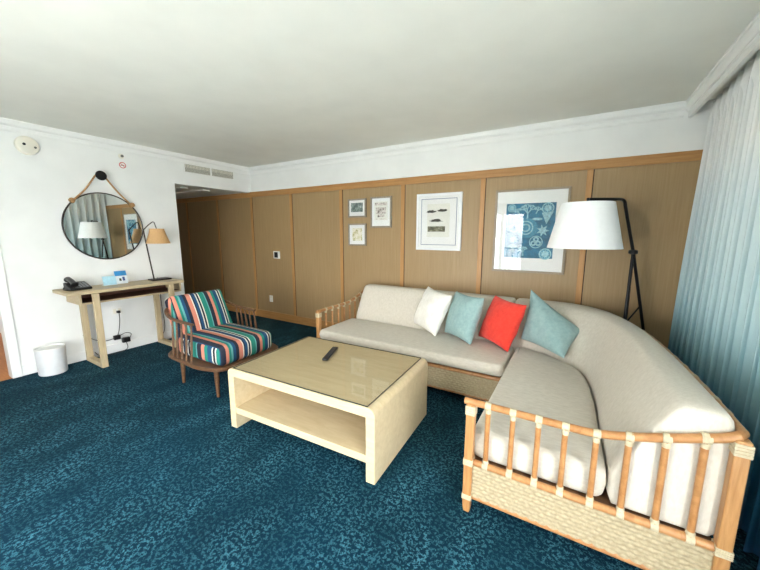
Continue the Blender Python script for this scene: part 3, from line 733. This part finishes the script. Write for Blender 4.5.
# table lamp on the desk
tl = thing('table_lamp', 'slim dark bronze table lamp with woven straw shade at right end of desk', 'lamp', (-4.70, -1.74, DZ))
MB().box(-4.83, -4.70, -1.79, -1.555, DZ+0.0005, DZ+0.018).build('base', 'bronze', tl, bevel=0.003)
stem = [(-4.74, -1.755, DZ+0.018), (-4.72, -1.83, DZ+0.66), (-4.72, -1.83, DZ+0.665)]
MB().tube(stem, 0.0085, 10).build('stem', 'bronze', tl)
MB().tube([(-4.72, -1.83, DZ+0.655), (-4.713, -1.775, DZ+0.715), (-4.708, -1.728, DZ+0.755), (-4.705, -1.712, DZ+0.762), (-4.703, -1.702, DZ+0.752), (-4.70, -1.682, DZ+0.665)], 0.006, 8).build('arm', 'bronze', tl)
prof = [(0.138, 0.485), (0.120, 0.535), (0.098, 0.60), (0.086, 0.645), (0.080, 0.675)]
MB().lathe(prof + [(r-0.004, h) for r, h in reversed(prof)] + [prof[0]], (-4.70, -1.68, DZ), 40, cap=False).build('lamp_shade', 'straw', tl)
MB().lathe([(0.078, 0.672), (0.006, 0.672), (0.006, 0.668), (0.078, 0.668)], (-4.70, -1.68, DZ), 24).build('shade_spider', 'bronze', tl)
MB().tube(spline([(-4.83, -1.66, DZ+0.008), (-4.905, -1.64, DZ+0.006), (-4.924, -1.62, DZ-0.03), (-4.927, -1.61, 0.5), (-4.92, -1.60, 0.2), (-4.9, -1.66, 0.06)], 6), 0.004, 6).build('cord', 'cable', tl)

# wastebasket
wb = thing('wastebasket', 'small round white wastebasket on carpet left of console desk', 'bin', (-4.775, -2.82, 0))
MB().lathe([(0.112, 0.001), (0.116, 0.01), (0.120, 0.285), (0.117, 0.288), (0.113, 0.284), (0.108, 0.012), (0.0005, 0.010)], (-4.775, -2.82, 0), 40).build('body', 'bin', wb)
MB().lathe([(0.122, 0.276), (0.1235, 0.282), (0.122, 0.290), (0.116, 0.291), (0.114, 0.286), (0.120, 0.274)], (-4.775, -2.82, 0), 40).build('rim', 'white_plastic', wb)

# outlet, adapters and cords under the desk
ol = thing('wall_outlet', 'white power outlet plate on white wall under console desk', 'outlet', (XL, -2.13, 0.525))
MB().box(XL, XL+0.007, -2.185, -2.075, 0.475, 0.575).build('plate', 'white_plastic', ol, bevel=0.003)
for y in (-2.155, -2.105): MB().box(XL+0.007, XL+0.009, y-0.016, y+0.016, 0.495, 0.555).build('socket', 'ivory', ol, bevel=0.0008)
ad = thing('power_adapter', 'black power adapters with looped cords hanging under console desk', 'adapter', (XL+0.06, -2.14, 0.15))
MB().box(XL+0.01, XL+0.05, -2.14, -2.11, 0.50, 0.53).build('plug', 'black_plastic', ad, bevel=0.003)
MB().tube(spline([(XL+0.045, -2.125, 0.505), (XL+0.05, -2.13, 0.40), (XL+0.05, -2.15, 0.28), (XL+0.05, -2.17, 0.22)], 6), 0.0045, 8).build('cord', 'cable', ad)
MB().box(XL+0.03, XL+0.07, -2.215, -2.145, 0.17, 0.225).build('adapter_block', 'black_plastic', ad, bevel=0.006)
MB().box(XL+0.04, XL+0.085, -2.135, -2.05, 0.115, 0.175).build('adapter_block', 'black_plastic', ad, bevel=0.006)
MB().tube(spline([(XL+0.06, -2.05, 0.15), (XL+0.06, -2.03, 0.21), (XL+0.06, -2.09, 0.235), (XL+0.06, -2.16, 0.21)], 8), 0.004, 8).build('cord', 'cable', ad)
MB().tube(spline([(XL+0.05, -2.215, 0.19), (XL+0.05, -2.30, 0.185), (XL+0.04, -2.39, 0.22), (XL+0.04, -2.50, 0.31)], 8), 0.004, 8).build('cord', 'cable', ad)
MB().tube(spline([(XL+0.06, -2.09, 0.116), (XL+0.08, -2.10, 0.03), (XL+0.08, -2.25, 0.006), (XL+0.08, -2.38, 0.03), (XL+0.06, -2.42, 0.08)], 8), 0.004, 8).build('cord', 'cable', ad)

# ------------------------------------------------------------------ mirror hung by a rope
MY, MZ, MR = -2.142, 1.578, 0.396
mi = thing('round_mirror', 'large round mirror with thin dark frame hung by rope on white wall', 'mirror', (XL, MY, MZ))
MB().lathe([(MR-0.010, 0.006), (MR-0.010, 0.034), (MR, 0.036), (MR+0.004, 0.020), (MR, 0.006)], (XL, MY, MZ), 72, 'X').build('frame', 'bronze', mi)
MB().lathe([(MR-0.006, 0.008), (MR-0.006, 0.024), (MR-0.0095, 0.026), (0.001, 0.026)], (XL, MY, MZ), 72, 'X', cap=False).build('mirror_glass', 'mirror', mi, angle=10)
def rim(a): return (XL+0.04, MY+MR*math.cos(math.radians(a)), MZ+MR*math.sin(math.radians(a)))
HK = (XL+0.045, -2.142, 2.168)
for a, s1 in ((134, -1), (44, 1)):
    e_ = rim(a); mid = ((e_[0]+HK[0])/2, (e_[1]+HK[1])/2+s1*0.02, (e_[2]+HK[2])/2-0.02)
    MB().tube(spline([(e_[0], e_[1], e_[2]-0.03), e_, mid, (HK[0]-0.01, HK[1]+s1*0.045, HK[2]-0.005), (HK[0]-0.01, HK[1], HK[2]+0.047)], 6), 0.0095, 10).build('rope', 'rope', mi)
    MB().lathe([(0.006, -0.03), (0.024, -0.018), (0.03, 0.0), (0.024, 0.018), (0.006, 0.03)], (e_[0]-0.0, e_[1]+s1*0.012, e_[2]), 14, 'Y').build('knot', 'rope', mi)
hk = thing('wall_peg', 'black round peg on white wall that holds the mirror rope', 'peg', (XL, -2.142, 2.168))
MB().lathe([(0.02, 0.0), (0.02, 0.055), (0.05, 0.06), (0.056, 0.07), (0.052, 0.082), (0.02, 0.088), (0.001, 0.089)], (XL, -2.142, 2.168), 28, 'X').build('peg', 'black_metal', hk)

# round wall alarm, sprinkler, no-smoking sign, vent grilles
al = thing('wall_alarm', 'round ivory alarm with two dark spots high on white wall by doorway', 'alarm', (XL, -2.715, 2.385))
MB().lathe([(0.092, 0), (0.092, 0.018), (0.084, 0.034), (0.06, 0.042), (0.001, 0.043)], (XL, -2.715, 2.385), 40, 'X').build('body', 'ivory', al)
lab(MB().lathe([(0.013, 0.038), (0.013, 0.046), (0.001, 0.047)], (XL, -2.742, 2.392), 16, 'X').build('sensor', 'black_plastic', al), 'black spot')
lab(MB().lathe([(0.011, 0.036), (0.011, 0.0445), (0.001, 0.0455)], (XL, -2.662, 2.372), 16, 'X').build('sensor', 'grille', al), 'grey spot')
sp = thing('sprinkler_head', 'tiny white sprinkler head on white wall above no-smoking sign', 'sprinkler', (XL, -1.89, 2.44))
MB().lathe([(0.03, 0), (0.03, 0.006), (0.014, 0.012), (0.010, 0.03)], (XL, -1.89, 2.44), 24, 'X').build('collar', 'ivory', sp)
MB().lathe([(0.016, 0.03), (0.016, 0.034), (0.001, 0.035)], (XL, -1.89, 2.44), 16, 'X').build('deflector', 'grille', sp)
ns = thing('no_smoking_sign', 'small round red and white no-smoking sign high on white wall', 'sign', (XL, -1.885, 2.335))
MB().lathe([(0.037, 0), (0.037, 0.002), (0.001, 0.0021)], (XL, -1.885, 2.335), 36, 'X').build('disc', 'white_plastic', ns)
MB().lathe([(0.037, 0.0022), (0.037, 0.0032), (0.029, 0.0032), (0.029, 0.0022)], (XL, -1.885, 2.335), 36, 'X', cap=False).build('ring', 'red', ns)
cs = math.cos(PI/4)
MB().prism([(XL+0.0034, -1.885+(t*0.03*cs+s*0.003*cs), 2.335+(-t*0.03*cs+s*0.003*cs)) for t, s in ((-1, -1), (1, -1), (1, 1), (-1, 1))], (0.0006, 0, 0)).build('slash', 'red', ns, smooth=False)
MB().box(XL+0.0022, XL+0.003, -1.907, -1.866, 2.330, 2.337).build('cigarette', 'ink_dark', ns, smooth=False)
vg = thing('air_vent', 'white twin air vent grille on the beam above the hall opening', 'vent', (XL, -0.72, 2.44))
MB().box(XL, XL+0.006, -1.13, -0.325, 2.368, 2.498).build('frame', 'white_paint', vg, bevel=0.002)
for y0, y1 in ((-1.115, -0.735), (-0.705, -0.34)):
    g = MB().box(XL+0.006, XL+0.0075, y0, y1, 2.38, 2.486).build('grille', 'grille', vg, smooth=False)
    sm = MB()
    for k in range(8): sm.box(XL+0.0075, XL+0.012, y0, y1, 2.384+k*0.013, 2.389+k*0.013)
    sm.build('louvre', 'ivory', g, smooth=False)
    sm = MB(); n = int((y1-y0)/0.022)
    for k in range(n): sm.box(XL+0.0075, XL+0.011, y0+0.008+k*0.022, y0+0.014+k*0.022, 2.44, 2.482)
    sm.build('fin', 'ivory', g, smooth=False)

# thermostat and outlet on the panelling
th = thing('thermostat', 'white thermostat with black screen on the oak panelling', 'thermostat', (-4.345, -0.012, 1.137))
MB().box(-4.418, -4.275, -0.034, -0.012, 1.078, 1.202).build('body', 'white_plastic', th, bevel=0.005)
MB().box(-4.392, -4.31, -0.036, -0.033, 1.095, 1.188).build('screen', 'black_plastic', th, bevel=0.001)
o2 = thing('wall_outlet', 'white outlet plate low on oak panelling left of the sofa', 'outlet', (-4.545, -0.012, 0.362))
MB().box(-4.585, -4.505, -0.018, -0.012, 0.305, 0.42).build('plate', 'white_plastic', o2, bevel=0.002)
for z in (0.335, 0.39): MB().box(-4.562, -4.528, -0.0195, -0.018, z-0.017, z+0.017).build('socket', 'ivory', o2, bevel=0.0006)

# ------------------------------------------------------------------ framed pictures
def picture(name, label, x0, x1, z0, z1, fw_, fmat, depth=0.028, group='framed pictures on the oak panelling'):
    t = thing(name, label, 'picture', ((x0+x1)/2, -0.012, (z0+z1)/2), group)
    y1, y0 = -0.012, -0.012-depth
    f = MB()
    O = [(x0, z0), (x1, z0), (x1, z1), (x0, z1)]; I = [(x0+fw_, z0+fw_), (x1-fw_, z0+fw_), (x1-fw_, z1-fw_), (x0+fw_, z1-fw_)]
    for k in range(4):
        a_, b_, c_, d_ = O[k], O[(k+1) % 4], I[(k+1) % 4], I[k]
        f.loft([[(p[0], y0 if q else y1, p[1]) for q in (0,) for p in (a_, b_, c_, d_)], [(p[0], y0, p[1]) for p in (a_, b_, c_, d_)]])
    f.build('frame', fmat, t, bevel=0.002)
    MB().box(x0+fw_, x1-fw_, y0+0.012, y1, z0+fw_, z1-fw_).build('mat_board', 'matboard', t, smooth=False)
    MB().box(x0+fw_, x1-fw_, y0+0.0045, y0+0.006, z0+fw_, z1-fw_).build('glass_pane', 'glass', t, smooth=False)
    return t, y0+0.012
t, y = picture('framed_picture', 'small silver-framed landscape picture, upper of the two stacked small ones', -2.835, -2.53, 1.725, 1.98, 0.02, 'silver')
MB().box(-2.785, -2.585, y-0.0012, y-0.0002, 1.80, 1.925).build('print', 'print_landscape', t, smooth=False)
t, y = picture('framed_picture', 'small silver-framed yellow flower picture, lower of the two stacked small ones', -2.835, -2.53, 1.33, 1.64, 0.02, 'silver')
MB().box(-2.765, -2.60, y-0.0012, y-0.0002, 1.40, 1.575).build('print', 'print_flower', t, smooth=False)
t, y = picture('framed_picture', 'medium silver-framed brown sketch, right of the two small pictures', -2.455, -2.128, 1.58, 1.99, 0.022, 'silver')
MB().box(-2.395, -2.19, y-0.0008, y-0.0002, 1.68, 1.925).build('print', 'paper', t, smooth=False)
for za, zb, q in ((1.875, 1.91, 0), (1.765, 1.85, 0.015), (1.69, 1.70, 0), (1.72, 1.755, 0.04)):
    MB().box(-2.385+q, -2.20-q, y-0.0014, y-0.0009, za, zb).build('sketch', 'print_sketch', t, smooth=False)
# large white frame with three small boats
t, y = picture('framed_picture', 'white-framed print of small dark sketches on the oak panelling above the sofa', -1.762, -1.183, 1.298, 1.985, 0.03, 'white_frame', 0.032)
bx0, bx1, bz0, bz1, lw = -1.70, -1.245, 1.362, 1.922, 0.0055
MB().box(bx0, bx1, y-0.0009, y-0.0002, bz0, bz0+lw).box(bx0, bx1, y-0.0009, y-0.0002, bz1-lw, bz1).box(bx0, bx0+lw, y-0.0009, y-0.0002, bz0, bz1).box(bx1-lw, bx1, y-0.0009, y-0.0002, bz0, bz1).build('border_line', 'ink_blue', t, smooth=False)
MB().box(-1.62, -1.33, y-0.0007, y-0.0002, 1.46, 1.86).build('print', 'paper', t, smooth=False)
def blob(cx, cz, hw, hh, seed, mat, y, parent, name='sketch'):
    pts = []
    for k in range(40):
        a_ = 2*PI*k/40; r = 1+0.5*noise.noise(Vector((math.cos(a_)*2.5+seed, math.sin(a_)*2.5, seed)))
        pts.append((cx+hw*r*math.cos(a_), y-0.0009, cz+hh*r*math.sin(a_)*(0.55 if math.sin(a_) < 0 else 1)))
    return MB().prism(pts, (0, -0.0004, 0)).build(name, mat, parent, smooth=False)
blob(-1.565, 1.765, 0.055, 0.020, 2.2, 'ink_dark', y, t); blob(-1.425, 1.775, 0.058, 0.022, 5.4, 'ink_dark', y, t)
blob(-1.50, 1.655, 0.08, 0.022, 8.3, 'ink_dark', y, t)
MB().box(-1.61, -1.385, y-0.0013, y-0.0008, 1.525, 1.59).build('sketch', photo_print('dark_shore_sketch', [(0.38, (58, 56, 44)), (0.52, (120, 118, 90)), (0.68, (206, 204, 180))], 30, (1, 1, 2.5)), t, smooth=False)
# large sea-life print
t, y = picture('framed_picture', 'large champagne-framed deep blue sea creature print partly behind white lamp shade', -0.808, -0.086, 1.083, 1.972, 0.022, 'champagne', 0.034)
qx0, qx1, qz0, qz1 = -0.688, -0.205, 1.242, 1.822
MB().box(qx0, qx1, y-0.0010, y-0.0002, qz0, qz1).build('print', 'teal_print', t, smooth=False)
mo, md_ = MB(), MB(); ym = y-0.0011
def disc(mb, cx, cz, r, r_in=0.0, n=28, dy=0.0):
    ya = ym-dy
    if r_in: mb.loft([[(cx+q*math.cos(2*PI*k/n), ya-d, cz+q*math.sin(2*PI*k/n)) for k in range(n)] for q, d in ((r_in, 0), (r, 0), (r, 0.0004), (r_in, 0.0004), (r_in, 0))], cap=False)
    else: mb.prism([(cx+r*math.cos(2*PI*k/n), ya, cz+r*math.sin(2*PI*k/n)) for k in range(n)], (0, -0.0004, 0))
def star(mb, cx, cz, r0, r1, n, dy=0.0): mb.prism([(cx+(r1 if k % 2 else r0)*math.cos(PI*k/n), ym-dy, cz+(r1 if k % 2 else r0)*math.sin(PI*k/n)) for k in range(2*n)], (0, -0.0004, 0))
def branch(mb, x, z, ang, ln, wd, depth):
    x2, z2 = x+ln*math.cos(ang), z+ln*math.sin(ang); nx, nz = -math.sin(ang)*wd, math.cos(ang)*wd
    mb.prism([(x+nx, ym, z+nz), (x-nx, ym, z-nz), (x2-nx*0.8, ym, z2-nz*0.8), (x2+nx*0.8, ym, z2+nz*0.8)], (0, -0.0004, 0))
    if depth:
        for da in (-0.6, 0.1, 0.75): branch(mb, x2, z2, ang+da+random.uniform(-.15, .15), ln*0.72, wd*0.85, depth-1)
for cx_, cz_, r_ in ((-0.63, 1.775, 0.042), (-0.28, 1.765, 0.058), (-0.275, 1.29, 0.06)):
    disc(md_, cx_, cz_, r_); disc(mo, cx_, cz_, r_, r_*0.82, dy=0.0005); disc(mo, cx_, cz_, r_*0.5, r_*0.3, dy=0.0005); star(mo, cx_, cz_, r_*0.8, r_*0.45, 12, 0.0006)
disc(md_, -0.47, 1.56, 0.105); disc(mo, -0.48, 1.565, 0.075, 0.062, dy=0.0005); disc(mo, -0.48, 1.565, 0.045, 0.03, dy=0.0005)
star(mo, -0.315, 1.535, 0.065, 0.03, 7)
for a_ in (90, 210, 330): disc(mo, -0.372+0.028*math.cos(math.radians(a_)), 1.415+0.028*math.sin(math.radians(a_)), 0.028, 0.012, 20)
disc(mo, -0.372, 1.415, 0.066, 0.057)
branch(mo, -0.47, 1.655, PI/2, 0.062, 0.008, 3); branch(mo, -0.545, 1.70, PI/2+0.5, 0.035, 0.006, 2); branch(mo, -0.39, 1.71, PI/2-0.4, 0.035, 0.006, 2); branch(mo, -0.49, 1.265, PI/2+0.1, 0.04, 0.005, 3); branch(mo, -0.60, 1.30, PI/2, 0.035, 0.005, 3)
mo.prism([(-0.335, ym, 1.72), (-0.225, ym, 1.73), (-0.285, ym, 1.60)], (0, -0.0004, 0)); mo.prism([(-0.43, ym, 1.655), (-0.40, ym, 1.67), (-0.34, ym, 1.668), (-0.32, ym, 1.655), (-0.34, ym, 1.643), (-0.40, ym, 1.642)], (0, -0.0004, 0))
mo.prism([(-0.66, ym, 1.70), (-0.58, ym, 1.705), (-0.60, ym, 1.675)], (0, -0.0004, 0)); disc(mo, -0.60, 1.56, 0.045, 0.036); star(mo, -0.60, 1.44, 0.05, 0.02, 9)
md_.build('print_shading', 'motif_dark', t, smooth=False); mo.build('sea_creature_motif', 'motif', t, smooth=False)

# ------------------------------------------------------------------ floor lamp in the corner behind the sofa
fl = thing('floor_lamp', 'tall black tripod floor lamp with large white shade behind sofa corner', 'lamp', (0.46, -0.3, 0))
T_, C_, F_ = Vector((0.318, -0.43, 1.775)), Vector((0.43, -0.33, 1.347)), Vector((0.735, -0.045, 0.0))
MB().tube([F_, F_.lerp(C_, 0.5), C_, C_.lerp(T_, 0.93)], 0.0125, 12).build('rear_leg', 'black_metal', fl)
SH = Vector((0.053, -0.64, 0))
MB().tube(spline([C_.lerp(T_, 0.9), C_.lerp(T_, 0.985), T_+Vector((-0.022, -0.028, 0.010)), T_+Vector((-0.08, -0.102, 0.009)), Vector((SH.x+0.02, SH.y+0.026, 1.785)), Vector((SH.x, SH.y, 1.784))], 6), 0.0125, 12).build('boom', 'black_metal', fl)
MB().tube([(SH.x, SH.y, 1.786), (SH.x, SH.y, 1.68)], 0.009, 10).build('shade_drop', 'black_metal', fl)
MB().lathe([(0.02, -0.02), (0.034, -0.012), (0.034, 0.012), (0.02, 0.02)], C_, 20).build('collar', 'black_metal', fl)
for fx, fy in ((0.405, -0.50), (0.455, -0.17)):
    MB().tube([(fx, fy, 0), (C_.x, C_.y, C_.z)], 0.0125, 12, [0.013, 0.012]).build('front_leg', 'black_metal', fl)
b0 = C_.lerp(F_, 0.36)
MB().tube([b0, Vector((0.452, -0.19, 0.68))], 0.007, 8).build('brace', 'black_metal', fl)
sp_ = [(0.275, 1.383), (0.192, 1.754)]
MB().lathe([sp_[0], (0.2335, 1.568), sp_[1], (0.189, 1.754), (0.2305, 1.568), (0.272, 1.383), sp_[0]], (SH.x, SH.y, 0), 64, cap=False).build('lamp_shade', 'shade', fl)
MB().lathe([(0.190, 1.742), (0.004, 1.742), (0.004, 1.738), (0.190, 1.738)], (SH.x, SH.y, 0), 40).build('shade_diffuser', 'shade', fl)
MB().lathe([(0.016, 1.69), (0.016, 1.62), (0.03, 1.59), (0.034, 1.56), (0.026, 1.53), (0.002, 1.522)], (SH.x, SH.y, 0), 20).build('bulb', 'white_plastic', fl)
